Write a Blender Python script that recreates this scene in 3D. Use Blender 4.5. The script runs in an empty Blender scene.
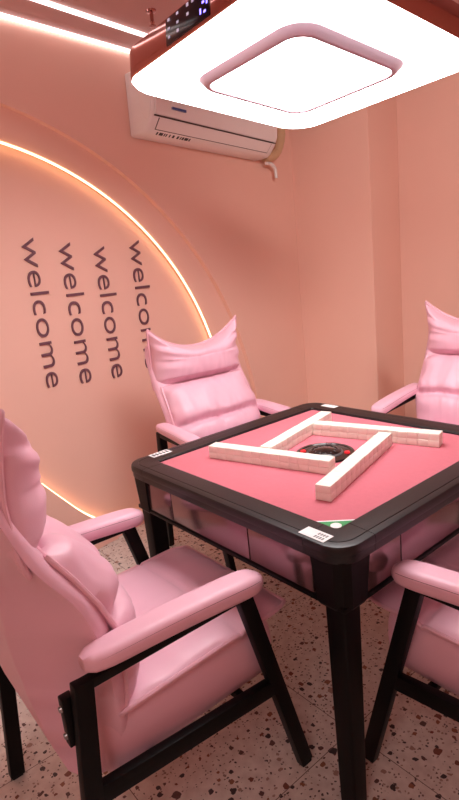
import bpy, bmesh, math, random
from mathutils import Vector, Matrix, noise
random.seed(7)
scene = bpy.context.scene
COL = scene.collection

# ------------------------------------------------------------------ camera
RM = [[0.6348500291258703, 0.7662232154671226, -0.09933491127286742],
      [0.11763225003501238, -0.22292011173606952, -0.9677134273810343],
      [-0.7636282434994565, 0.6026679084380314, -0.2316534002925934]]
CAMLOC = Vector((1.21772, -1.33510, 1.42367))
cd = bpy.data.cameras.new('camera')
cam = bpy.data.objects.new('camera', cd)
COL.objects.link(cam)
cd.sensor_fit = 'VERTICAL'
cd.sensor_height = 36.0
cd.lens = 550.417 / 800 * 36.0
cd.clip_start = 0.02
r, d, f = (Vector(v) for v in RM)
cam.matrix_world = Matrix(((r.x, -d.x, -f.x, CAMLOC.x), (r.y, -d.y, -f.y, CAMLOC.y),
                           (r.z, -d.z, -f.z, CAMLOC.z), (0, 0, 0, 1)))
scene.camera = cam

# ------------------------------------------------------------------ world, exposure
w = bpy.data.worlds.new('world')
scene.world = w
w.use_nodes = True
w.node_tree.nodes['Background'].inputs[0].default_value = (0.9, 0.75, 0.7, 1)
w.node_tree.nodes['Background'].inputs[1].default_value = 0.0
scene.view_settings.view_transform = 'Standard'
scene.view_settings.look = 'None'
scene.view_settings.exposure = 0.4
scene.view_settings.gamma = 1.0
scene.view_settings.use_curve_mapping = False
LAMP_E = 10.0        # emission of the big lamp over the table
STRIP_E = 2.6       # white strips on the ceiling
WARM_E = 3.0       # warm strips of the wall arch
REAR_W = 10.0       # added fill light behind the camera, not a lamp of the room
ld = bpy.data.lights.new('rear_fill_light', 'AREA')
ld.shape = 'SQUARE'
ld.size = 0.8
ld.energy = REAR_W
ld.color = (1.0, 0.95, 0.92)
lo = bpy.data.objects.new('rear_fill_light', ld)
COL.objects.link(lo)
lo.location = (1.5, -2.2, 2.55)
def wall_fill_spot(name, loc, aim, watts, deg):     # added fill spots that brighten the walls, out of frame
    l_ = bpy.data.lights.new(name, 'SPOT')
    l_.energy = watts
    l_.spot_size = math.radians(deg)
    l_.spot_blend = 1.0
    l_.shadow_soft_size = 0.25
    l_.color = (1.0, 0.95, 0.91)
    o = bpy.data.objects.new(name, l_)
    COL.objects.link(o)
    o.location = loc
    o.rotation_euler = (Vector(aim) - Vector(loc)).to_track_quat('-Z', 'Y').to_euler()
wall_fill_spot('fill_spot_back', (1.62, -.30, 2.5), (-.45, 2.45, 1.5), 215.0, 85)  # added fill, lifts the back wall and pillar
wall_fill_spot('fill_spot_left', (0.5, -1.15, 2.5), (-1.6, .10, 0.9), 34.0, 80)  # added fill for the left wall, no real fixture

# ------------------------------------------------------------------ materials
def nodes_of(m):
    nt = m.node_tree
    return nt, nt.nodes, nt.links

def srgb(r, g, b):
    def c(v):
        v /= 255.0
        return v / 12.92 if v <= 0.04045 else ((v + 0.055) / 1.055) ** 2.4
    return (c(r), c(g), c(b), 1)

def mat(name, col, rough=0.5, metal=0.0, bump=0.0, bscale=200.0, var=0.0, vscale=6.0, coat=0.0, spec=0.5, bdist=0.002):
    m = bpy.data.materials.new(name)
    m.use_nodes = True
    nt, N, L = nodes_of(m)
    b = N['Principled BSDF']
    b.inputs['Base Color'].default_value = col
    b.inputs['Roughness'].default_value = rough
    b.inputs['Metallic'].default_value = metal
    b.inputs['Specular IOR Level'].default_value = spec
    if coat:
        b.inputs['Coat Weight'].default_value = coat
        b.inputs['Coat Roughness'].default_value = 0.08
    tc = N.new('ShaderNodeTexCoord')
    if bump:
        n = N.new('ShaderNodeTexNoise')
        n.inputs['Scale'].default_value = bscale
        n.inputs['Detail'].default_value = 4
        L.new(tc.outputs['Object'], n.inputs['Vector'])
        bp = N.new('ShaderNodeBump')
        bp.inputs['Strength'].default_value = bump
        bp.inputs['Distance'].default_value = bdist
        L.new(n.outputs['Fac'], bp.inputs['Height'])
        L.new(bp.outputs['Normal'], b.inputs['Normal'])
    if var:
        n2 = N.new('ShaderNodeTexNoise')
        n2.inputs['Scale'].default_value = vscale
        n2.inputs['Detail'].default_value = 3
        L.new(tc.outputs['Object'], n2.inputs['Vector'])
        mx = N.new('ShaderNodeMix')
        mx.data_type = 'RGBA'
        mx.inputs['A'].default_value = tuple(c * (1 - var) for c in col[:3]) + (1,)
        mx.inputs['B'].default_value = tuple(min(1, c * (1 + var)) for c in col[:3]) + (1,)
        L.new(n2.outputs['Fac'], mx.inputs['Factor'])
        L.new(mx.outputs['Result'], b.inputs['Base Color'])
    return m

def emit(name, col, strength, base=(0.8, 0.8, 0.8, 1)):
    m = bpy.data.materials.new(name)
    m.use_nodes = True
    b = m.node_tree.nodes['Principled BSDF']
    b.inputs['Base Color'].default_value = base
    b.inputs['Roughness'].default_value = 0.4
    b.inputs['Emission Color'].default_value = col
    b.inputs['Emission Strength'].default_value = strength
    return m

M = {}
M['wall'] = mat('salmon_wall_paint', srgb(243, 194, 177), 0.85, bump=0.15, bscale=350, var=0.02, vscale=3)
M['ceiling'] = mat('mauve_ceiling_paint', srgb(205, 165, 160), 0.9, bump=0.1, bscale=300)
M['leather'] = mat('pink_leather', srgb(239, 187, 204), 0.40, bump=0.22, bscale=420, var=0.025, vscale=5, spec=0.45, bdist=0.001)
M['piping'] = mat('pink_piping', srgb(233, 178, 192), 0.45, bump=0.2, bscale=500)
M['stitch'] = mat('stitch_thread', srgb(150, 95, 105), 0.8)
M['black'] = mat('black_powder_coat', srgb(13, 11, 12), 0.45, bump=0.1, bscale=600, spec=0.15)
M['steel'] = mat('bolt_steel', srgb(150, 145, 145), 0.3, metal=1.0)
M['rubber'] = mat('black_rubber', srgb(16, 16, 16), 0.8)
M['rim'] = mat('charcoal_plastic', srgb(26, 24, 26), 0.36, bump=0.12, bscale=700, spec=0.4)
M['panel'] = mat('brown_mirror_panel', srgb(140, 116, 120), 0.2, metal=0.8, bump=0.02, bscale=10)
M['felt'] = mat('rose_felt', srgb(208, 114, 127), 0.95, bump=0.35, bscale=900, var=0.05, vscale=60)
M['tile'] = mat('ivory_tile', srgb(246, 240, 228), 0.3, spec=0.5)
M['tile_face'] = mat('ivory_tile_face', srgb(240, 226, 212), 0.3)
M['disc'] = mat('gloss_black', srgb(20, 18, 19), 0.16, coat=0.3)
M['disc_grey'] = mat('grey_plastic', srgb(92, 86, 88), 0.35)
M['red'] = emit('red_button', (1, 0.03, 0.04, 1), 0.35, base=srgb(200, 20, 30))
M['white_sticker'] = mat('white_sticker', srgb(238, 236, 236), 0.5)
M['ink'] = mat('dark_ink', srgb(60, 58, 60), 0.6)
M['green'] = mat('green_card', srgb(40, 150, 78), 0.45)
M['white_plastic'] = mat('white_plastic', srgb(242, 234, 232), 0.28, spec=0.5, coat=0.15)
M['ac_dark'] = mat('dark_gap', srgb(70, 50, 50), 0.6)
M['blue'] = mat('blue_print', srgb(58, 84, 150), 0.5)
M['tan'] = mat('tan_pipe_wrap', srgb(214, 178, 140), 0.7, bump=0.5, bscale=60)
M['rosemetal'] = mat('rose_mirror_metal', srgb(196, 146, 142), 0.09, metal=1.0)
M['mauvemetal'] = mat('mauve_satin_metal', srgb(190, 166, 178), 0.4, metal=0.6)
M['lamp'] = emit('lamp_diffuser', (1.0, 0.98, 0.98, 1), LAMP_E)
M['strip'] = emit('white_led', (1.0, 0.96, 0.95, 1), STRIP_E)
M['warm'] = emit('warm_led', (1.0, 0.72, 0.36, 1), WARM_E)
M['display'] = mat('display_glass', srgb(14, 12, 24), 0.15)
M['led_blue'] = emit('blue_indicator', (0.12, 0.10, 1.0, 1), 3.0)
M['led_pale'] = emit('pale_indicator', (0.35, 0.33, 0.75, 1), 0.22)
M['letter'] = mat('plum_letter', srgb(112, 70, 82), 0.5)

def terrazzo():
    m = bpy.data.materials.new('terrazzo_tiles')
    m.use_nodes = True
    nt, N, L = nodes_of(m)
    b = N['Principled BSDF']
    b.inputs['Roughness'].default_value = 0.38
    tc = N.new('ShaderNodeTexCoord')
    def math_(op, a, bb=None, c=None):
        n = N.new('ShaderNodeMath'); n.operation = op
        for i, v in enumerate((a, bb, c)):
            if v is None: continue
            if isinstance(v, (int, float)): n.inputs[i].default_value = v
            else: L.new(v, n.inputs[i])
        return n.outputs[0]
    warp = N.new('ShaderNodeTexNoise'); warp.inputs['Scale'].default_value = 55; warp.inputs['Detail'].default_value = 2
    L.new(tc.outputs['Object'], warp.inputs['Vector'])
    add = N.new('ShaderNodeVectorMath'); add.operation = 'MULTIPLY_ADD'
    L.new(warp.outputs['Color'], add.inputs[0]); add.inputs[1].default_value = (0.014, 0.014, 0); L.new(tc.outputs['Object'], add.inputs[2])
    base = N.new('ShaderNodeTexNoise'); base.inputs['Scale'].default_value = 30; base.inputs['Detail'].default_value = 5
    L.new(tc.outputs['Object'], base.inputs['Vector'])
    cr = N.new('ShaderNodeValToRGB'); L.new(base.outputs['Fac'], cr.inputs[0])
    cr.color_ramp.elements[0].position = 0.3; cr.color_ramp.elements[0].color = srgb(204, 190, 182)
    cr.color_ramp.elements[1].position = 0.7; cr.color_ramp.elements[1].color = srgb(226, 216, 208)
    cur = cr.outputs[0]
    def layer(cur, scale, keep, rmin, rmax, cols, off):
        mp = N.new('ShaderNodeMapping'); mp.inputs['Location'].default_value = (off, off * 1.7, 0); mp.inputs['Rotation'].default_value = (0, 0, off)
        L.new(add.outputs[0], mp.inputs['Vector'])
        v = N.new('ShaderNodeTexVoronoi'); v.voronoi_dimensions = '2D'; v.inputs['Scale'].default_value = scale; v.distance = 'MINKOWSKI'
        v.inputs['Exponent'].default_value = 1.35
        L.new(mp.outputs[0], v.inputs['Vector'])
        sep = N.new('ShaderNodeSeparateColor'); L.new(v.outputs['Color'], sep.inputs[0])
        rad = math_('MULTIPLY_ADD', sep.outputs[1], rmax - rmin, rmin)
        inside = math_('LESS_THAN', v.outputs['Distance'], rad)
        kept = math_('LESS_THAN', sep.outputs[0], keep)
        fac = math_('MULTIPLY', inside, kept)
        ramp = N.new('ShaderNodeValToRGB'); ramp.color_ramp.interpolation = 'CONSTANT'
        e = ramp.color_ramp.elements
        while len(e) < len(cols): e.new(0.5)
        for i, cc in enumerate(cols):
            e[i].position = i / len(cols); e[i].color = cc
        L.new(sep.outputs[2], ramp.inputs[0])
        mx = N.new('ShaderNodeMix'); mx.data_type = 'RGBA'
        L.new(fac, mx.inputs['Factor']); L.new(cur, mx.inputs['A']); L.new(ramp.outputs[0], mx.inputs['B'])
        return mx.outputs['Result']
    dark = [srgb(52, 46, 48), srgb(120, 72, 58), srgb(60, 52, 54), srgb(140, 92, 70), srgb(92, 66, 62), srgb(160, 130, 118)]
    cur = layer(cur, 95, 0.35, 0.10, 0.42, [srgb(140, 120, 112), srgb(110, 86, 80), srgb(80, 66, 66), srgb(165, 140, 128)], 3.1)
    cur = layer(cur, 34, 0.42, 0.10, 0.34, dark, 0.7)
    cur = layer(cur, 17, 0.16, 0.10, 0.25, dark, 5.3)
    sx = N.new('ShaderNodeSeparateXYZ'); L.new(tc.outputs['Object'], sx.inputs[0])
    def line(sock, off):
        q = math_('FRACT', math_('MULTIPLY', math_('ADD', sock, 60.0 - off), 1 / 0.6))
        dd = math_('ABSOLUTE', math_('SUBTRACT', q, 0.5))
        return math_('GREATER_THAN', dd, 0.5 - 0.0021)
    g = math_('MAXIMUM', line(sx.outputs[0], 0.275), line(sx.outputs[1], -0.25))
    mx = N.new('ShaderNodeMix'); mx.data_type = 'RGBA'
    L.new(g, mx.inputs['Factor']); L.new(cur, mx.inputs['A']); mx.inputs['B'].default_value = srgb(110, 88, 82)
    L.new(mx.outputs['Result'], b.inputs['Base Color'])
    return m
M['terrazzo'] = terrazzo()

# ------------------------------------------------------------------ helpers
def link(name, bm, m, parent=None, smooth=True, angle=40):
    me = bpy.data.meshes.new(name)
    bmesh.ops.recalc_face_normals(bm, faces=bm.faces[:])
    bm.to_mesh(me)
    bm.free()
    for mm in (m if isinstance(m, (list, tuple)) else [m]):
        me.materials.append(mm)
    if smooth:
        me.polygons.foreach_set('use_smooth', [True] * len(me.polygons))
        me.set_sharp_from_angle(angle=math.radians(angle))
    o = bpy.data.objects.new(name, me)
    COL.objects.link(o)
    if parent: o.parent = parent
    return o

def tag(o, label=None, cat=None, group=None, kind=None):
    if label: o['label'] = label
    if cat: o['category'] = cat
    if group: o['group'] = group
    if kind: o['kind'] = kind
    return o

def empty(name, loc=(0, 0, 0), rz=0.0):
    o = bpy.data.objects.new(name, None)
    o.empty_display_size = 0.1
    COL.objects.link(o)
    o.location = loc
    o.rotation_euler = (0, 0, rz)
    return o

def kids(o): return list(o.children)

def copy_tree(o, parent=None):
    c = o.copy()
    COL.objects.link(c)
    c.parent = parent
    for ch in kids(o): copy_tree(ch, c)
    return c

def box(bm, lo_, hi_, bev=0.0, seg=2, mtx=None):
    """axis-aligned box with rounded edges, then moved by mtx"""
    g = bmesh.ops.create_cube(bm, size=1.0)
    vs = g['verts']
    for v in vs:
        v.co = Vector([(lo_[i] + hi_[i]) / 2 + v.co[i] * (hi_[i] - lo_[i]) for i in range(3)])
    if bev > 0:
        es = list({e for v in vs for e in v.link_edges})
        rr = bmesh.ops.bevel(bm, geom=es, offset=bev, segments=seg, profile=0.5, affect='EDGES')
        vs = list({v for f_ in rr['faces'] for v in f_.verts} | {v for v in vs if v.is_valid})
    if mtx is not None:
        bmesh.ops.transform(bm, matrix=mtx, verts=vs)
    return vs

def bar(bm, p, q, wx, th, bev=0.003):
    """rectangular bar from p to q: wx across local x, th across the other side"""
    p, q = Vector(p), Vector(q)
    dd = q - p
    L_ = dd.length
    z = dd / L_
    x = Vector((1, 0, 0))
    if abs(z.x) > 0.9: x = Vector((0, 1, 0))
    y = z.cross(x).normalized()
    x = y.cross(z)
    m = Matrix((( x.x, y.x, z.x, p.x), (x.y, y.y, z.y, p.y), (x.z, y.z, z.z, p.z), (0, 0, 0, 1)))
    return box(bm, (-wx / 2, -th / 2, 0), (wx / 2, th / 2, L_), bev, 2, m)

def tube(bm, pts, rad, n=8, closed=False, cap=True):
    pts = [Vector(p) for p in pts]
    k = len(pts)
    rings = []
    prev = None
    for i in range(k):
        a = pts[i - 1] if (closed or i > 0) else pts[i]
        b = pts[(i + 1) % k] if (closed or i < k - 1) else pts[i]
        t = (b - a).normalized()
        if prev is None:
            u = t.orthogonal().normalized()
        else:
            u = (prev - t * prev.dot(t)).normalized()
        prev = u
        v = t.cross(u)
        rr = rad[i] if isinstance(rad, (list, tuple)) else rad
        rings.append([bm.verts.new(pts[i] + (u * math.cos(2 * math.pi * j / n) + v * math.sin(2 * math.pi * j / n)) * rr) for j in range(n)])
    for i in range(k if closed else k - 1):
        A, B = rings[i], rings[(i + 1) % k]
        if closed and i == k - 1:      # best twist match
            s = min(range(n), key=lambda s_: (A[0].co - B[s_].co).length)
            B = B[s:] + B[:s]
        for j in range(n):
            bm.faces.new((A[j], A[(j + 1) % n], B[(j + 1) % n], B[j]))
    if cap and not closed:
        bm.faces.new(rings[0][::-1])
        bm.faces.new(rings[-1])

def loft(bm, rings, closed_ring=True, cap=True):
    R_ = [[bm.verts.new(Vector(p)) for p in ring] for ring in rings]
    n = len(R_[0])
    for A, B in zip(R_, R_[1:]):
        for j in range(n if closed_ring else n - 1):
            bm.faces.new((A[j], A[(j + 1) % n], B[(j + 1) % n], B[j]))
    if cap and closed_ring:
        bm.faces.new(R_[0][::-1])
        bm.faces.new(R_[-1])
    return R_

def cyl(bm, c, r0, r1, h, n=24, axis='Z'):
    c = Vector(c)
    def P(a, rr, t):
        if axis == 'Z': return c + Vector((rr * math.cos(a), rr * math.sin(a), t))
        if axis == 'X': return c + Vector((t, rr * math.cos(a), rr * math.sin(a)))
        return c + Vector((rr * math.cos(a), t, rr * math.sin(a)))
    loft(bm, [[P(2 * math.pi * j / n, r0, 0) for j in range(n)], [P(2 * math.pi * j / n, r1, h) for j in range(n)]])

def lathe(bm, prof, c=(0, 0, 0), n=40):
    c = Vector(c)
    loft(bm, [[c + Vector((rr * math.cos(2 * math.pi * j / n), rr * math.sin(2 * math.pi * j / n), z)) for j in range(n)] for rr, z in prof])

def interp(tab, t):
    """piecewise smooth interpolation of rows (t, a, b, ...)"""
    if t <= tab[0][0]: return tab[0][1:]
    for p, q in zip(tab, tab[1:]):
        if t <= q[0]:
            s = (t - p[0]) / (q[0] - p[0])
            return tuple(x + (y - x) * s for x, y in zip(p[1:], q[1:]))
    return tab[-1][1:]

def dense(ring, step):
    out = []
    for p, q in zip(ring, ring[1:] + ring[:1]):
        k = max(1, int(math.dist(p, q) / step))
        for i in range(k): out.append((p[0] + (q[0] - p[0]) * i / k, p[1] + (q[1] - p[1]) * i / k))
    return out

def smooth(tab, t):
    """cubic interpolation of rows (t, a, b, ...)"""
    for k, (p, q) in enumerate(zip(tab, tab[1:])):
        if t <= q[0] or k == len(tab) - 2:
            o = tab[max(k - 1, 0)]; w_ = tab[min(k + 2, len(tab) - 1)]
            h = q[0] - p[0]; u = (t - p[0]) / h
            out = []
            for c in range(1, len(p)):
                m0 = (q[c] - o[c]) / max(1e-6, q[0] - o[0]) * h
                m1 = (w_[c] - p[c]) / max(1e-6, w_[0] - p[0]) * h
                out.append((2 * u ** 3 - 3 * u * u + 1) * p[c] + (u ** 3 - 2 * u * u + u) * m0 + (3 * u * u - 2 * u ** 3) * q[c] + (u ** 3 - u * u) * m1)
            return tuple(out)

def rsq(hx, hy, rad, k=8):
    """rounded rectangle outline, counter-clockwise"""
    out = []
    for cx, cy, a0 in ((hx - rad, hy - rad, 0), (-hx + rad, hy - rad, 90), (-hx + rad, -hy + rad, 180), (hx - rad, -hy + rad, 270)):
        for i in range(k + 1):
            a = math.radians(a0 + 90 * i / k)
            out.append((cx + rad * math.cos(a), cy + rad * math.sin(a)))
    return out

# ------------------------------------------------------------------ the room
ALPHA = math.radians(10)
NV = Vector((math.cos(ALPHA), math.sin(ALPHA), 0))
DV = Vector((-math.sin(ALPHA), math.cos(ALPHA), 0))
def W(n, a, z): return NV * n + DV * a + Vector((0, 0, z))
ROT = Matrix.Rotation(ALPHA, 4, 'Z')
WN, RN, A0, A1, CZ = -1.55, 2.4, -2.9, 2.67, 2.6    # wall planes (n left, n right, rear, back) and ceiling

def room_box(name, lo_, hi_, m, bev=0.0):
    bm = bmesh.new()
    box(bm, lo_, hi_, bev)
    bmesh.ops.transform(bm, matrix=ROT, verts=bm.verts[:])
    return tag(link(name, bm, m, smooth=False), kind='structure')

room_box('floor', (WN - .1, A0 - .1, -.1), (RN + .1, A1 + .1, 0), M['terrazzo'])
room_box('ceiling', (WN - .1, A0 - .1, CZ), (RN + .1, A1 + .1, CZ + .1), M['ceiling'])
room_box('wall_left', (WN - .1, A0 - .1, 0), (WN, A1 + .1, CZ), M['wall'])
room_box('wall_right', (RN, A0 - .1, 0), (RN + .1, A1 + .1, CZ), M['wall'])
room_box('wall_back', (WN, A1, 0), (RN, A1 + .1, CZ), M['wall'])
room_box('wall_rear', (WN, A0 - .1, 0), (RN, A0, CZ), M['wall'])
room_box('wall_pillar', (WN, 2.2, 0), (-0.863, A1, CZ), M['wall'], 0.004)

# arch board on the left wall
BT = 0.03
def board(name, inner, outer, m):
    bm = bmesh.new()
    rings = []
    for (ia, iz), (oa, oz) in zip(inner, outer):
        rings.append([W(WN, ia, iz), W(WN + BT, ia, iz), W(WN + BT, oa, oz), W(WN, oa, oz)])
    loft(bm, rings)
    return tag(link(name, bm, m, angle=30), kind='structure')
IC, IR = (-0.4357, 0.4409), 1.672
OC, OR_ = (-0.5338, 0.1951), 2.0895
inn, out = [], []
for i in range(97):
    s = i / 96
    a_in0, a_in1 = math.asin(-IC[1] / IR), math.pi - math.asin(-IC[1] / IR)
    a_o0, a_o1 = math.asin(-OC[1] / OR_), math.pi - math.asin(-OC[1] / OR_)
    a = a_in0 + (a_in1 - a_in0) * s
    b = a_o0 + (a_o1 - a_o0) * s
    inn.append((IC[0] + IR * math.cos(a), max(0, IC[1] + IR * math.sin(a))))
    out.append((OC[0] + OR_ * math.cos(b), max(0, OC[1] + OR_ * math.sin(b))))
board('trim_1', inn, out, M['wall'])
# raised wall face outside the arch, down to the floor on both sides
edge = []
for (a, z), k in zip(out, range(len(out))):
    dx, dz = a - OC[0], z - OC[1]
    cand = []
    if dz > 1e-6: cand.append((CZ - OC[1]) / dz)
    if dx > 1e-6: cand.append((2.2 - OC[0]) / dx)
    if dx < -1e-6: cand.append((A0 - OC[0]) / dx)
    if z <= 1e-6: edge.append((2.2 if dx > 0 else A0, 0.0))
    else:
        t = min(cand)
        edge.append((OC[0] + dx * t, max(0.0, OC[1] + dz * t)))
BT = 0.06
board('trim_3', [p for p in out], edge, M['wall'])
low = [(-1.30, 1.62), (-1.0, 1.42), (-.75, 1.17), (-.55, .90), (-.36, .635), (-.223, .459), (-.138, .354), (-.052, .251), (.008, .190), (.09, .12), (.18, .07), (.30, .035), (.42, .02)]
lowf = []
for i in range(61):
    t = i / 60 * (len(low) - 1)
    k = min(int(t), len(low) - 2)
    p0, p1, p2, p3 = low[max(k - 1, 0)], low[k], low[k + 1], low[min(k + 2, len(low) - 1)]
    u = t - k
    lowf.append(tuple(0.5 * (2 * b + (c_ - a) * u + (2 * a - 5 * b + 4 * c_ - d_) * u * u + (3 * b - a - 3 * c_ + d_) * u ** 3) for a, b, c_, d_ in zip(p0, p1, p2, p3)))
board('trim_2', lowf, [(a, 0.0) for a, z in lowf], M['wall'])
room_box('baseboard_left', (WN + BT, -2.0, 0), (WN + BT + .018, 0.15, .055), M['wall'], 0.004)

# warm strips tucked along the edges of the boards
bm = bmesh.new()
tube(bm, [W(WN + .034, IC[0] + (IR - .004) * math.cos(a), IC[1] + (IR - .004) * math.sin(a))
          for a in [math.radians(-12 + 202 * i / 90) for i in range(91)]], 0.0055, 8)
tag(link('led_strip', bm, M['warm']), 'warm glowing light strip under the curved edge of the big wall arch', 'light strip')
bm = bmesh.new()
tube(bm, [W(WN + .022, a + .003, z + .004) for a, z in lowf[8:]], 0.005, 8)
tag(link('led_strip', bm, M['warm']), 'warm light strip on the low curved board near the floor', 'light strip')

# ceiling strips
def strip(p, q, wd, label):
    p, q = Vector(p), Vector(q)
    dd = (q - p).normalized()
    bm = bmesh.new()
    bar(bm, p - dd * 1.2 + Vector((0, 0, .004)), q + dd * 0.95 + Vector((0, 0, .004)), wd, 0.018, .003)
    root = link('ceiling_light_strip', bm, M['strip'])
    tag(root, label, 'light strip', 'white ceiling light strips')
    return root
strip(W(-1.476, 0.005, CZ - .010), W(-1.476, 0.79, CZ - .008), 0.014, 'white light strip running along the joint of left wall and ceiling')
strip((-1.261, -.161, CZ - .008), (-1.376, .431, CZ - .008), 0.019, 'white light strip set in the ceiling out from the left wall')

# ------------------------------------------------------------------ lettering on the wall
def lettering(a0, z0, asize, zlen_scale, label):
    cu = bpy.data.curves.new('welcome_lettering', 'FONT')
    cu.body = 'welcome'
    cu.size = 1.0
    cu.extrude = 0.02
    cu.space_character = 1.0
    cu.offset = -0.011
    tmp = bpy.data.objects.new('tmp', cu)
    COL.objects.link(tmp)
    dg = bpy.context.evaluated_depsgraph_get()
    me = bpy.data.meshes.new_from_object(tmp.evaluated_get(dg))
    bpy.data.objects.remove(tmp)
    xs = [v.co.x for v in me.vertices]
    x1 = max(xs)
    # text runs downwards, tops of the letters to the right
    for v in me.vertices:
        x, y, z = v.co
        v.co = W(WN + .003 + (z + .02) * .15, a0 + y * asize, z0 + (x1 - x) * zlen_scale)
    me.materials.clear()
    me.materials.append(M['letter'])
    me.name = 'welcome_lettering'
    o = bpy.data.objects.new('welcome_lettering', me)
    COL.objects.link(o)
    return tag(o, label, 'lettering', 'welcome words on the left wall')
TXT = [(-.080, .925, .150, .205, 'plum word welcome reading downwards, leftmost of four beside the left armchair'),
       (.118, .903, .160, .203, 'plum word welcome reading downwards, second column from the left'),
       (.327, .888, .165, .200, 'plum word welcome reading downwards, third column from the left'),
       (.578, .895, .165, .205, 'plum word welcome reading downwards, column partly behind the far armchair')]
for t in TXT: lettering(*t)

# ------------------------------------------------------------------ armchair (faces local +y)
def nz(x, y, z=0.0): return noise.noise(Vector((x, y, z)))

def pillow(name, side, hw, bulge, nv, nu, puff, parent, seed, dip=None, fold=None, seams=(), wr=.006, back=.02, yfwd=None):
    """cushion: side = rows (t, y, z) of the border seen from the side; hw(t) half width; bulge(t) front swelling"""
    bm = bmesh.new()
    def nrm(t):
        a, b = interp(side, max(0, t - .04)), interp(side, min(1, t + .04))
        tv = Vector((0, b[0] - a[0], b[1] - a[1])).normalized()
        return Vector((0, tv.z, -tv.y))
    front, rear = [], []
    for j in range(nv + 1):
        v = j / nv
        rf, rb = [], []
        for i in range(nu + 1):
            u = -1 + 2 * i / nu
            t = v
            if dip: t = v * (1 - dip * (1 - abs(u) ** 2.1) * v ** 1.5)
            y, z = interp(side, t)
            N_ = nrm(t)
            base = Vector((hw(t) * u, y, z))
            if yfwd: base += N_ * yfwd(u, v)
            eu = max(0.0, 1 - abs(u) ** 3.2) ** 0.55
            ev = max(0.0, 1 - abs(2 * v - 1) ** 3.6) ** 0.5
            e = eu * ev
            b = bulge(t) * e
            if fold:
                for fv, fd, fw in fold:
                    q = v - fv - .03 * nz(u * 2, seed) 
                    b -= fd * math.exp(-(q / fw) ** 2) * eu
                    b += wr * 1.5 * nz(u * 9, v * 1.5, seed + 4) * math.exp(-(q / (fw * 3)) ** 2) * e
            edge_v = math.exp(-min(v, 1 - v) / .16)
            edge_u = math.exp(-(1 - abs(u)) / .28)
            b += wr * (1.7 * edge_v * nz(u * 6.5, v * 1.6, seed) + 2.4 * edge_u * nz(u * 1.6, v * 8, seed + 9) + .55 * nz(u * 3.2, v * 3.2, seed + 2) + .5 * (abs(nz(u * 7 + 1.5 * v, v * 2.2, seed + 6)) - .25)) * min(1, e * 2.2)
            for su, sv, dep in seams:
                if su is not None: b -= dep * math.exp(-((u - su) / .012) ** 2)
                if sv is not None: b -= dep * math.exp(-((v - sv) / .010) ** 2)
            rf.append(bm.verts.new(base + N_ * b))
            if 0 < i < nu and 0 < j < nv:
                rb.append(bm.verts.new(base - N_ * back * e))
            else:
                rb.append(rf[-1])
        front.append(rf); rear.append(rb)
    for j in range(nv):
        for i in range(nu):
            bm.faces.new((front[j][i], front[j][i + 1], front[j + 1][i + 1], front[j + 1][i]))
            q = (rear[j][i], rear[j + 1][i], rear[j + 1][i + 1], rear[j][i + 1])
            if len({v_ for v_ in q} - set(front[j]) - set(front[j + 1])) > 0:
                bm.faces.new(q)
    border = [v_.co.copy() for v_ in front[0]] + [front[j][nu].co.copy() for j in range(1, nv + 1)] \
        + [v_.co.copy() for v_ in front[nv][-2::-1]] + [front[j][0].co.copy() for j in range(nv - 1, 0, -1)]
    o = link(name, bm, M['leather'], parent, angle=75)
    bm = bmesh.new()
    tube(bm, border, 0.0065, 8, closed=True)
    link('piping', bm, M['piping'], o)
    return o

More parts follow.
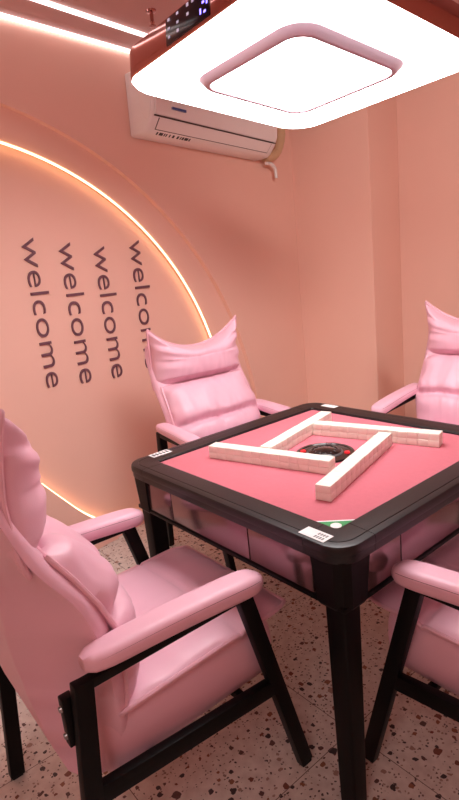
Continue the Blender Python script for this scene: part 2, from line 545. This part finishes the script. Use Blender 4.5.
def make_chair():
    root = empty('armchair')
    # shell behind the back cushions
    sec = [(0, -.205, -.085, .312, .20), (.05, -.245, -.09, .332, .225), (.14, -.272, -.10, .42, .245), (.28, -.285, -.105, .55, .255), (.42, -.295, -.115, .66, .258), (.55, -.305, -.15, .77, .26),
           (.70, -.340, -.225, .89, .262), (.85, -.372, -.285, 1.03, .26), (.95, -.376, -.295, 1.085, .254), (1.0, -.362, -.305, 1.10, .238)]
    bm = bmesh.new()
    rings = []
    for i in range(29):
        yb, yf, z, hw = smooth(sec, i / 28)
        hw += .010 * min(1, i / 10)
        cy, hy = (yb + yf) / 2, (yf - yb) / 2
        rad = min(.045, hy * .8)
        up = max(0.0, (z - .88) / .265)
        ring = [(x, cy + y, z + (y / hy) * -.012 - .185 * up ** 1.3 * (1 - min(1, abs(x) / hw) ** 1.7)) for x, y in dense(rsq(hw, hy, rad, 5), .03)]
        rings.append(ring)
    loft(bm, rings)
    link('backrest_shell', bm, M['leather'], root, angle=60)
    # lower and middle back in one piped cushion
    main = [(0, -.135, .455), (.10, -.116, .50), (.40, -.106, .65), (.62, -.145, .745), (.82, -.190, .825), (1, -.230, .886)]
    pillow('back_cushion', main, lambda t: .254 - .008 * abs(2 * t - 1), lambda t: .080 + .018 * math.sin(math.pi * min(1, t)) - .012 * t, 64, 56, 1, root, 3.3,
           fold=[(.50, .045, .040)], wr=.0115)
    head = [(0, -.274, .872), (.12, -.286, .910), (.45, -.292, 1.02), (.75, -.286, 1.105), (1, -.276, 1.184)]
    pillow('headrest', head, lambda t: .262 + .004 * math.cos(t * 6), lambda t: .128 - .012 * t, 52, 56, 1, root, 8.1, dip=.40, wr=.0105,
           yfwd=lambda u, v: .012 * abs(u) ** 3 * v ** 3)
    # seat
    bm = bmesh.new()
    prof = [(-.20, .0), (-.185, .0)]
    rings = []
    zs = [(.325, .90), (.335, .97), (.36, 1.0), (.40, 1.01), (.44, 1.005), (.47, .985), (.492, .96)]
    for z, s in zs:
        rings.append([(x * s, .075 + y * s, z) for x, y in rsq(.248, .268, .05, 7)])
    loft(bm, rings)
    link('seat_base', bm, M['leather'], root, angle=60)
    sp = [(0, -.14, .492), (.5, .12, .500), (.9, .345, .505), (1, .392, .500)]
    # for the seat the border runs from the rear to the front
    sc = pillow('seat_cushion', [(t, y, z) for t, y, z in sp], lambda t: .256 - .02 * max(0, (t - .85) / .15) ** 2, lambda t: -.024, 60, 56, 1, root, 5.7,
                seams=[(None, .665, -.006), (0.0, None, -.0025)], wr=-.0035, back=-.006)
    # frame: a leg pair, an arm rail and a seat rail on either side
    for s in (-1, 1):
        x = s * .29
        bm = bmesh.new()
        bar(bm, (x, .372, .008), (x, .206, .632), .028, .042)
        lg = link('leg', bm, M['black'], root)
        bm = bmesh.new(); box(bm, (x - .012, .357, 0), (x + .012, .389, .012), .003)
        link('glide', bm, M['rubber'], lg)
        bm = bmesh.new()
        bar(bm, (x, -.276, .008), (x, -.222, .650), .028, .042)
        lg = link('leg', bm, M['black'], root)
        bm = bmesh.new(); box(bm, (x - .012, -.292, 0), (x + .012, -.260, .012), .003)
        link('glide', bm, M['rubber'], lg)
        bm = bmesh.new()
        bar(bm, (x, -.234, .640), (x, .222, .634), .026, .022)
        link('arm_rail', bm, M['black'], root)
        bm = bmesh.new()
        bar(bm, (x, -.245, .375), (x, .285, .325), .026, .045)
        link('seat_rail', bm, M['black'], root)
        # arm pad
        bm = bmesh.new()
        rings = []
        K = 26
        for i in range(K + 1):
            q = i / K
            yy = -.215 + .475 * q
            e = min(1.0, (max(0.0, 1 - abs(2 * q - 1) ** 9)) ** .42)
            if i in (0, K): e = .30
            wx = (.036 + .006 * q) * (0.30 + 0.70 * e)
            hh = (.023 + .005 * q) * (0.45 + 0.55 * e)
            zc = .685 - .028 * q + .005 * math.sin(q * math.pi)
            rings.append([(x + px, yy, zc + pz) for px, pz in rsq(wx, hh, min(wx, hh) * .82, 6)])
        loft(bm, rings)
        pad = link('armrest', bm, M['leather'], root, angle=70)
        bm = bmesh.new()
        for sd in (-1, 1):
            pts = []
            for i in range(1, K):
                q = i / K
                yy = -.215 + .475 * q
                e = min(1.0, (max(0.0, 1 - abs(2 * q - 1) ** 9)) ** .42)
                wx = (.036 + .006 * q) * (0.30 + 0.70 * e)
                hh = (.023 + .005 * q) * (0.45 + 0.55 * e)
                zc = .685 - .028 * q + .005 * math.sin(q * math.pi)
                pts.append((x + sd * (wx - .0022), yy, zc + hh * .45))
            tube(bm, pts, .0011, 5)
        link('stitching', bm, M['stitch'], pad)
        # bracket at the rear leg with two bolts
        bm = bmesh.new()
        box(bm, (x - s * .03 - .012, -.263, .50), (x - s * .03 + .012, -.237, .615), .003)
        br = link('bracket', bm, M['black'], root)
        for z in (.525, .59):
            bm = bmesh.new()
            cyl(bm, (x - s * .03, -.262, z), .008, .006, -.006, 12, 'Y')
            link('bolt', bm, M['steel'], br)
    bm = bmesh.new()
    bar(bm, (-.285, .20, .311), (.285, .20, .311), .022, .02)
    link('cross_bar', bm, M['black'], root)
    bm = bmesh.new()
    bar(bm, (-.285, -.08, .333), (.285, -.08, .333), .022, .02)
    link('cross_bar', bm, M['black'], root)
    return root

chairA = make_chair()
CH = [((-.04, -.80, 0), 0.0, 'pink leather armchair nearest the camera, cut by the left edge of the photo'),
      ((-.872, .308, 0), -96.0, 'pink leather armchair facing us in front of the welcome wall letters'),
      ((-.155, 1.16, 0), 186.0, 'pink leather armchair before the back wall, half cut off by the frame'),
      ((.745, .005, 0), 90.0, 'pink leather armchair at lower right with mostly arm and seat showing')]
for i, (loc, rz, lab) in enumerate(CH):
    c = chairA if i == 0 else copy_tree(chairA)
    c.location = loc
    c.rotation_euler = (0, 0, math.radians(rz))
    for ch in kids(c):
        n_ = ch.name.split('.')[0]
        if n_ in ('headrest', 'back_cushion', 'backrest_shell'): ch.scale.z = (1.03, .988, .968, 1)[i]
    tag(c, lab, 'armchair', 'pink armchairs around the table')

# ------------------------------------------------------------------ mahjong table
table = empty('mahjong_table')
tag(table, 'black square mahjong table with rose felt top and mirrored side panels', 'table')
ZF = .781
bm = bmesh.new()
box(bm, (-.41, -.41, ZF - .02), (.41, .41, ZF), .001)
link('felt_top', bm, M['felt'], table)

def rim_path():
    """list of (inner point, outer point, along) round the square"""
    H, rr, ih = .492, .068, .405
    out = []
    for k in range(4):
        a0 = math.radians(-45 + 90 * k)          # direction towards corner k is a0-... built by rotation
        rot = Matrix.Rotation(math.radians(90 * k), 2)
        seq = []
        for y in (-.34, -.17, 0, .17, .34):
            seq.append((Vector((ih, y)), Vector((H, y)), 'side'))
        seq.append((Vector((ih, .365)), Vector((H, .372)), 'joint'))
        for i in range(11):
            a = math.radians(9 * i)
            seq.append((Vector((ih - .012 + .012 * math.cos(a), ih - .012 + .012 * math.sin(a))), Vector((H - rr + rr * math.cos(a), H - rr + rr * math.sin(a))), 'corner'))
        seq.append((Vector((.365, ih)), Vector((.372, H)), 'joint'))
        out.append([(rot @ p, rot @ q, t) for p, q, t in seq])
    return out
SECT = [(0, .768), (0, .7865), (.03, .7900), (.06, .7905), (.70, .7905), (.708, .7885), (.722, .7885), (.73, .7905), (.93, .7905), (.965, .7895), (.988, .786), (1.0, .780), (1.0, .7695), (.99, .767), (.965, .766), (.965, .749), (.955, .746), (.90, .745), (.2, .745), (.05, .76)]
def rim_piece(name, seq):
    bm = bmesh.new()
    loft(bm, [[(p.x + (q.x - p.x) * t, p.y + (q.y - p.y) * t, z) for t, z in SECT] for p, q, _ in seq])
    return link(name, bm, M['rim'], table, angle=22)
P = rim_path()
for k in range(4):
    nxt = [s for s in P[k] if True]
    prev_joint = P[k - 1][-1]
    side = [prev_joint] + [s for s in P[k] if s[2] == 'side'] + [P[k][5]]
    # leave a hairline between the pieces
    def shrink(seq, e=.0008):
        a, b = seq[0], seq[1]; c_, d_ = seq[-1], seq[-2]
        ta = (Vector(b[1]) - Vector(a[1])).normalized() * e
        tb = (Vector(d_[1]) - Vector(c_[1])).normalized() * e
        return [(a[0] + ta, a[1] + ta, a[2])] + list(seq[1:-1]) + [(c_[0] + tb, c_[1] + tb, c_[2])]
    rim_piece('rim_bar', shrink(side))
    rim_piece('rim_corner', shrink(P[k][5:]))
# body: dark box, mirrored panels, corner posts
bm = bmesh.new()
box(bm, (-.455, -.455, .622), (.455, .455, .752), .004)
link('body', bm, M['black'], table)
bm = bmesh.new()
for sgn in (-1, 1):
    box(bm, (-.47, sgn * .464 - .007, .617), (.47, sgn * .464 + .007, .630), .002)
    box(bm, (sgn * .464 - .007, -.47, .617), (sgn * .464 + .007, .47, .630), .002)
link('lower_trim', bm, M['black'], table)
splits = [(-.452, -.242), (-.238, .138), (.142, .375)]
for k in range(4):
    rot = Matrix.Rotation(math.radians(90 * k), 4, 'Z')
    for (u0, u1) in splits:
        bm = bmesh.new()
        box(bm, (u0, -.470, .634), (u1, -.452, .744), .0025, 2)
        bmesh.ops.transform(bm, matrix=rot, verts=bm.verts[:])
        link('side_panel', bm, M['panel'], table)
# corner covers and legs
for k in range(4):
    rot = Matrix.Rotation(math.radians(90 * k), 4, 'Z')
    bm = bmesh.new()
    rings = []
    for z, e0, e1 in ((.614, .396, .470), (.622, .390, .474), (.70, .384, .478), (.748, .380, .480)):
        ch = .030
        rings.append([(e0, -e1, z), (e1 - ch, -e1, z), (e1 - ch * .3, -e1 + ch * .3, z), (e1, -e1 + ch, z), (e1, -e0, z), (.395, -e0, z), (e0, -.395, z)])
    loft(bm, rings)
    bmesh.ops.transform(bm, matrix=rot, verts=bm.verts[:])
    link('corner_cover', bm, M['black'], table, angle=20)
    bm = bmesh.new()
    rings = []
    for z, h, c0 in ((.0, .024, .430), (.02, .026, .430), (.35, .029, .432), (.625, .031, .433)):
        rings.append([(c0 + x, -c0 + y, z) for x, y in rsq(h, h, .007, 3)])
    loft(bm, rings)
    bmesh.ops.transform(bm, matrix=rot, verts=bm.verts[:])
    link('leg', bm, M['black'], table, angle=30)
# centre control disc
bm = bmesh.new()
lathe(bm, [(.001, ZF - .005), (.100, ZF - .005), (.101, ZF + .003), (.098, ZF + .0065), (.088, ZF + .007), (.085, ZF + .005), (.060, ZF + .006), (.050, ZF + .013), (.046, ZF + .014), (.043, ZF + .011), (.030, ZF + .016), (.001, ZF + .019)], (.015, .002, 0), 56)
disc = link('control_disc', bm, M['disc'], table, angle=25)
bm = bmesh.new()
lathe(bm, [(.062, ZF + .0055), (.0605, ZF + .0085), (.056, ZF + .0105), (.0555, ZF + .0065)], (.015, .002, 0), 56)
link('ring', bm, M['disc_grey'], disc)
for k in range(4):
    a = math.radians(30 + 90 * k)
    bm = bmesh.new()
    cyl(bm, (.015 + .075 * math.cos(a), .002 + .075 * math.sin(a), ZF + .004), .0105, .009, .006, 16)
    link('button', bm, M['red'] if k in (0, 2) else M['disc_grey'], disc)
for k in range(12):
    a = math.radians(15 + 30 * k)
    bm = bmesh.new()
    cyl(bm, (.015 + .036 * math.cos(a), .002 + .036 * math.sin(a), ZF + .011), .0035, .003, .004, 10)
    link('indicator', bm, M['disc_grey'], disc)

# stickers and the green corner card
def decal(name, pts, z, m, h=.0008, parent=None):
    bm = bmesh.new()
    loft(bm, [[(x, y, z) for x, y in pts], [(x, y, z + h) for x, y in pts]])
    return link(name, bm, m, parent, smooth=False)
zs_ = .7905
st = decal('sticker', [(.346, -.479), (.425, -.479), (.425, -.441), (.346, -.441)], zs_, M['white_sticker'])
tag(st, 'white printed sticker on the table rim at its near corner', 'sticker')
for r_, (y, x0, x1) in enumerate([(-.453, .388, .418), (-.468, .388, .416)]):
    bm = bmesh.new()
    x = x0
    while x < x1:
        wd = .0058
        for q in range(3):
            box(bm, (x, y - .0045 + q * .0036, zs_ + .0008), (x + wd, y - .003 + q * .0036, zs_ + .0011))
        box(bm, (x + wd * .4, y - .005, zs_ + .0008), (x + wd * .6, y + .005, zs_ + .0011))
        x += .0078
    link('printed_line', bm, M['ink'], st, smooth=False)
st2 = decal('sticker', [(-.484, -.396), (-.444, -.396), (-.444, -.316), (-.484, -.316)], zs_, M['white_sticker'])
tag(st2, 'small white sticker on the table rim at its left corner', 'sticker')
bm = bmesh.new()
for q in range(5):
    box(bm, (-.476, -.388 + q * .014, zs_ + .0008), (-.453, -.380 + q * .014, zs_ + .0011))
link('printed_line', bm, M['ink'], st2, smooth=False)
st3 = decal('sticker', [(-.392, .446), (-.318, .446), (-.318, .478), (-.392, .478)], zs_, M['white_sticker'])
tag(st3, 'small white sticker on the table rim at its far corner', 'sticker')
gc = decal('corner_card', [(.328, -.4045), (.4045, -.4045), (.4045, -.328)], ZF + .0004, M['green'])
tag(gc, 'green triangular card tucked into the near corner of the felt', 'card')
bm = bmesh.new()
loft(bm, [[(x, y, z) for x, y in [(.320, -.4045), (.328, -.4045), (.4045, -.328), (.4045, -.320)]] for z in (ZF + .0003, ZF + .0013)])
link('card_border', bm, M['white_sticker'], gc, smooth=False)
bm = bmesh.new()
cyl(bm, (.383, -.383, ZF + .0012), .014, .014, .0006, 24)
link('emblem', bm, M['white_sticker'], gc)

# ------------------------------------------------------------------ mahjong tiles (two layers in four walls)
TW, TL, TH = .0355, .046, .0225
bm = bmesh.new()
box(bm, (-TW / 2 + .0002, -TL / 2, 0), (TW / 2 - .0002, TL / 2, TH), .0015, 2)
tile_me = None
first = link('mahjong_tile', bm, [M['tile'], M['tile_face']], None)
for p in first.data.polygons:
    if p.center.z < TH * .48: p.material_index = 1
ORD = ['first', 'second', 'third', 'fourth', 'fifth', 'sixth', 'seventh', 'eighth', 'ninth', 'tenth', 'eleventh', 'twelfth', 'thirteenth', 'fourteenth']
WALLS = [  # start (x,y), end (x,y) of the centre line, count, name, where counting starts
    ((-.296, -.239), (.161, -.114), 13, 'row nearest the left armchair', 'left end'),
    ((.2616, -.291), (.133, .171), 14, 'row pointing at the near corner', 'near end'),
    ((-.163, .156), (.289, .279), 13, 'row along the back wall side', 'left end'),
    ((-.1088, -.155), (-.2237, .2917), 13, 'row nearest the facing armchair', 'near end')]
used = False
for (p, q, cnt, nm, endn) in WALLS:
    p, q = Vector(p), Vector(q)
    dd = (q - p).normalized()
    ang = math.atan2(dd.y, dd.x)
    for layer in (0, 1):
        for i in range(cnt):
            c = p + dd * (TW * (i + .5))
            jit = random.uniform(-.0006, .0006) + (.0018 if (nm.endswith('back wall side') and layer and i > 10) else 0)
            c = c + Vector((-dd.y, dd.x)) * jit
            o = first if not used else first.copy()
            if used: COL.objects.link(o)
            used = True
            o.location = (c.x, c.y, ZF + .0005 + layer * (TH + .0002))
            o.rotation_euler = (0, 0, ang + random.uniform(-.006, .006))
            tag(o, '%s ivory tile %s from %s of the %s' % ('upper' if layer else 'lower', ORD[i], endn, nm), 'mahjong tile', 'mahjong tiles on the table')

# ------------------------------------------------------------------ lamp over the table
LX, LY, LZ, LS = -.101, .121, 2.0, .845
lamp = empty('hanging_lamp', (LX, LY, LZ))
nrm_ = Vector((-.012, .106, 1)).normalized()
q_ = Vector((0, 0, 1)).rotation_difference(nrm_)
lamp.rotation_mode = 'QUATERNION'
lamp.rotation_quaternion = q_ @ Matrix.Rotation(-.023, 3, 'Z').to_quaternion()
tag(lamp, 'large square white lamp with rose mirror frame hanging above the table', 'ceiling lamp')
H = LS / 2
def plate(bm, sections, rad):
    loft(bm, [[(x, y, z) for x, y in rsq(h, h, max(.004, rad - (H - h)), 12)] for h, z in sections])
bm = bmesh.new()
o_, i_ = rsq(H, H, .125, 12), rsq(H - .007, H - .007, .118, 12)
loft(bm, [[(x, y, .006) for x, y in i_], [(x, y, .002) for x, y in rsq(H - .003, H - .003, .122, 12)], [(x, y, .006) for x, y in o_], [(x, y, .086) for x, y in o_], [(x, y, .088) for x, y in i_]], cap=False)
bm.faces.new([bm.verts.new((x, y, .088)) for x, y in i_])
link('frame', bm, M['rosemetal'], lamp)
bm = bmesh.new()
plate(bm, [(H - .012, -.001), (H - .0085, .001), (H - .0075, .006), (H - .0075, .02)], .125)
link('diffuser', bm, M['lamp'], lamp)
HI = LS * .300
bm = bmesh.new()
def sq(h, z, rr): return [(x, y, z) for x, y in rsq(h, h, rr, 10)]
loft(bm, [sq(HI, 0, .085), sq(HI - .003, -.005, .083), sq(HI - .020, -.019, .07), sq(HI - .024, -.021, .066), sq(HI - .034, -.021, .058), sq(HI - .036, -.018, .056), sq(HI - .036, 0, .056)], cap=False)
link('inner_ring', bm, M['mauvemetal'], lamp)
bm = bmesh.new()
loft(bm, [sq(HI - .041, -.0180, .051), sq(HI - .0362, -.0165, .056), sq(HI - .0362, 0, .056)])
link('inner_diffuser', bm, M['lamp'], lamp)
bm = bmesh.new()
DX0, DX1 = -.108, .10
box(bm, (DX0, -H - .004, .012), (DX1, -H + .004, .082), .002)
disp = link('display_panel', bm, M['display'], lamp)
bm = bmesh.new()
for (x, z, wx, hz) in [(x_ + .205, z_, w_, h_) for x_, z_, w_, h_ in [(-.135, .074, .004, .006), (-.128, .052, .005, .003), (-.141, .034, .003, .007), (-.114, .070, .003, .007), (-.122, .028, .005, .003), (-.112, .046, .003, .004)]]:
    box(bm, (x - wx, -H - .0055, z - hz), (x + wx, -H - .0035, z + hz), .001)
link('blue_light', bm, M['led_blue'], disp)
bm = bmesh.new()
rnd = random.Random(4)
for gx in (-.09, -.07, -.045, -.02, .005, .03):
    for gz in (.030, .052, .074):
        if rnd.random() < .75:
            box(bm, (gx - .005, -H - .0052, gz - .003), (gx + .005, -H - .0038, gz + .003 + rnd.random() * .004), .0005)
link('dim_light', bm, M['led_pale'], disp)
bm = bmesh.new()
for sx in (-.2, .2):
    for sy in (-.2, .2):
        tube(bm, [(sx, sy, .086), (sx * 1.0 - .012 * .6, sy + .106 * .6, CZ - LZ - .02)], .004, 8)
link('suspension_rod', bm, M['rosemetal'], lamp)

# ------------------------------------------------------------------ air conditioner
AL, AZ = .647, 2.162
AW, AH, AD = 1.115, .325, .195
WA = WN + .06
ac = empty('air_conditioner', W(WA, AL, AZ), 0)
TILT = math.radians(-2.2)
# local axes: x along the wall, y out of the wall, z up
ac.rotation_mode = 'QUATERNION'
mac = Matrix((( DV.x, NV.x, 0), (DV.y, NV.y, 0), (0, 0, 1))).to_4x4()
# (x along, y out) is left handed, so geometry is built directly in wall coordinates instead
ac.rotation_quaternion = (1, 0, 0, 0)
def AC(x, y, z):
    ct, s_ = math.cos(TILT), math.sin(TILT)
    return DV * (x * ct - z * s_) + NV * y + Vector((0, 0, x * s_ + z * ct))
tag(ac, 'white wall air conditioner high on the left wall behind the lamp', 'air conditioner')
PROF = [(0.002, .325), (.10, .325), (.150, .318), (.180, .295), (.195, .25), (.197, .18), (.190, .11), (.178, .075), (.130, .018), (.105, .003), (.060, 0), (.002, .004)]
bm = bmesh.new()
rings = []
for x, s in ((0.0, .93), (.006, .975), (.02, 1.0), (.3, 1), (.8, 1), (AW - .02, 1.0), (AW - .006, .975), (AW, .93)):
    rings.append([AC(x, max(.002, y * s), .16 + (z - .16) * s) for y, z in PROF])
loft(bm, rings)
link('body', bm, M['white_plastic'], ac, angle=50)
bm = bmesh.new()
rings = []
for x in (.02, AW - .02):
    rings.append([AC(x, y, z) for y, z in [(.187, .302), (.2035, .25), (.2055, .18), (.199, .112), (.187, .083), (.180, .083), (.186, .18), (.178, .295)]])
loft(bm, rings)
link('front_panel', bm, M['white_plastic'], ac, angle=50)
bm = bmesh.new()   # pale oval end of the front panel
rings = []
for x, s in ((-.004, .85), (-.002, .97), (.012, 1.0)):
    rings.append([AC(x, .142 + yy * s, .185 + zz * s) for yy, zz in [(.045 * math.cos(2 * math.pi * k / 32), .125 * math.sin(2 * math.pi * k / 32)) for k in range(32)]])
loft(bm, rings)
link('end_cap', bm, M['white_plastic'], ac, angle=50)
def lou(t, off):     # point on the sloping underside, t from the wall side to the front
    y0, z0, y1, z1 = .130, .018, .178, .075
    ny, nz_ = .765, -.644
    return (y0 + (y1 - y0) * t + ny * off, z0 + (z1 - z0) * t + nz_ * off)
bm = bmesh.new()
loft(bm, [[AC(x, *lou(.08, .0012)), AC(x, *lou(.95, .0012)), AC(x, *lou(.95, -.004)), AC(x, *lou(.08, -.004))] for x in (.055, AW - .055)])
link('air_slot', bm, M['ac_dark'], ac, smooth=False)
bm = bmesh.new()
loft(bm, [[AC(x, *lou(.14, .0032)), AC(x, *lou(.99, .0032)), AC(x, *lou(.99, -.002)), AC(x, *lou(.14, -.002))] for x in (.060, AW - .060)])
link('louver', bm, M['white_plastic'], ac, smooth=False)
bm = bmesh.new()
for x in [.08, .10, .115, .135, .15, .175, .20, .235, .26, .275, .295, .31, .33]:
    wd = random.uniform(.008, .016)
    loft(bm, [[AC(xx, y, z) for y, z in [(.110, .0055), (.126, .0155), (.125, .018), (.109, .008)]] for xx in (x, x + wd)])
link('printed_marks', bm, M['ink'], ac, smooth=False)
bm = bmesh.new()
loft(bm, [[AC(x, .199, z) for z in (.118, .185)] + [AC(x, .2075, z) for z in (.185, .118)] for x in (.13, .235)])
lb = link('label', bm, M['white_sticker'], ac, smooth=False)
bm = bmesh.new()
loft(bm, [[AC(x, .2000, z) for z in (.118, .130)] + [AC(x, .2085, z) for z in (.130, .118)] for x in (.13, .235)])
link('label_stripe', bm, M['blue'], lb, smooth=False)

bm = bmesh.new()
loft(bm, [[AC(x, y, z) for y, z in [(.176, .080), (.1865, .080), (.1845, .0755), (.176, .0755)]] for x in (.018, AW - .018)])
link('panel_gap', bm, M['ac_dark'], ac, smooth=False)

def spline(pts, k=8):
    pts = [Vector(p) for p in pts]
    out = []
    for i in range(len(pts) - 1):
        p0, p1, p2, p3 = pts[max(i - 1, 0)], pts[i], pts[i + 1], pts[min(i + 2, len(pts) - 1)]
        for j in range(k):
            u = j / k
            out.append(.5 * (2 * p1 + (p2 - p0) * u + (2 * p0 - 5 * p1 + 4 * p2 - p3) * u * u + (3 * p1 - p0 - 3 * p2 + p3) * u ** 3))
    out.append(pts[-1])
    return out
bm = bmesh.new()
pp = spline([W(-1.45, 1.95, 2.60), W(-1.45, 2.01, 2.45), W(-1.45, 2.03, 2.32), W(-1.45, 1.975, 2.205), W(-1.45, 1.89, 2.155), W(-1.45, 1.80, 2.145)], 10)
tube(bm, pp, [.030 + .0022 * math.sin(i * 1.9) for i in range(len(pp))], 14)
tag(link('insulated_pipe', bm, M['tan']), 'tan wrapped pipe curving from the air conditioner up the wall corner', 'pipe')
bm = bmesh.new()
tube(bm, spline([W(-1.43, 1.79, 2.10), W(-1.43, 1.85, 2.10), W(-1.43, 1.895, 2.07), W(-1.43, 1.90, 2.01)], 8), .011, 10)
tag(link('drain_hose', bm, M['white_plastic']), 'thin pale hose end hanging below the wrapped pipe', 'hose')

# ------------------------------------------------------------------ small sprinkler head on the ceiling
sp_ = empty('sprinkler', (-1.138, .301, CZ))
tag(sp_, 'small pink sprinkler head on the ceiling between strip light and lamp', 'sprinkler')
bm = bmesh.new()
lathe(bm, [(.001, 0), (.024, -.001), (.022, -.008), (.010, -.012), (.001, -.012)], n=24)
link('flange', bm, M['rosemetal'], sp_)
bm = bmesh.new()
lathe(bm, [(.001, -.010), (.009, -.012), (.008, -.045), (.011, -.05), (.006, -.062), (.001, -.062)], n=20)
link('body', bm, M['rosemetal'], sp_)
bm = bmesh.new()
lathe(bm, [(.001, -.060), (.016, -.064), (.017, -.067), (.001, -.070)], n=20)
link('deflector', bm, M['rosemetal'], sp_)

bpy.context.view_layer.update()
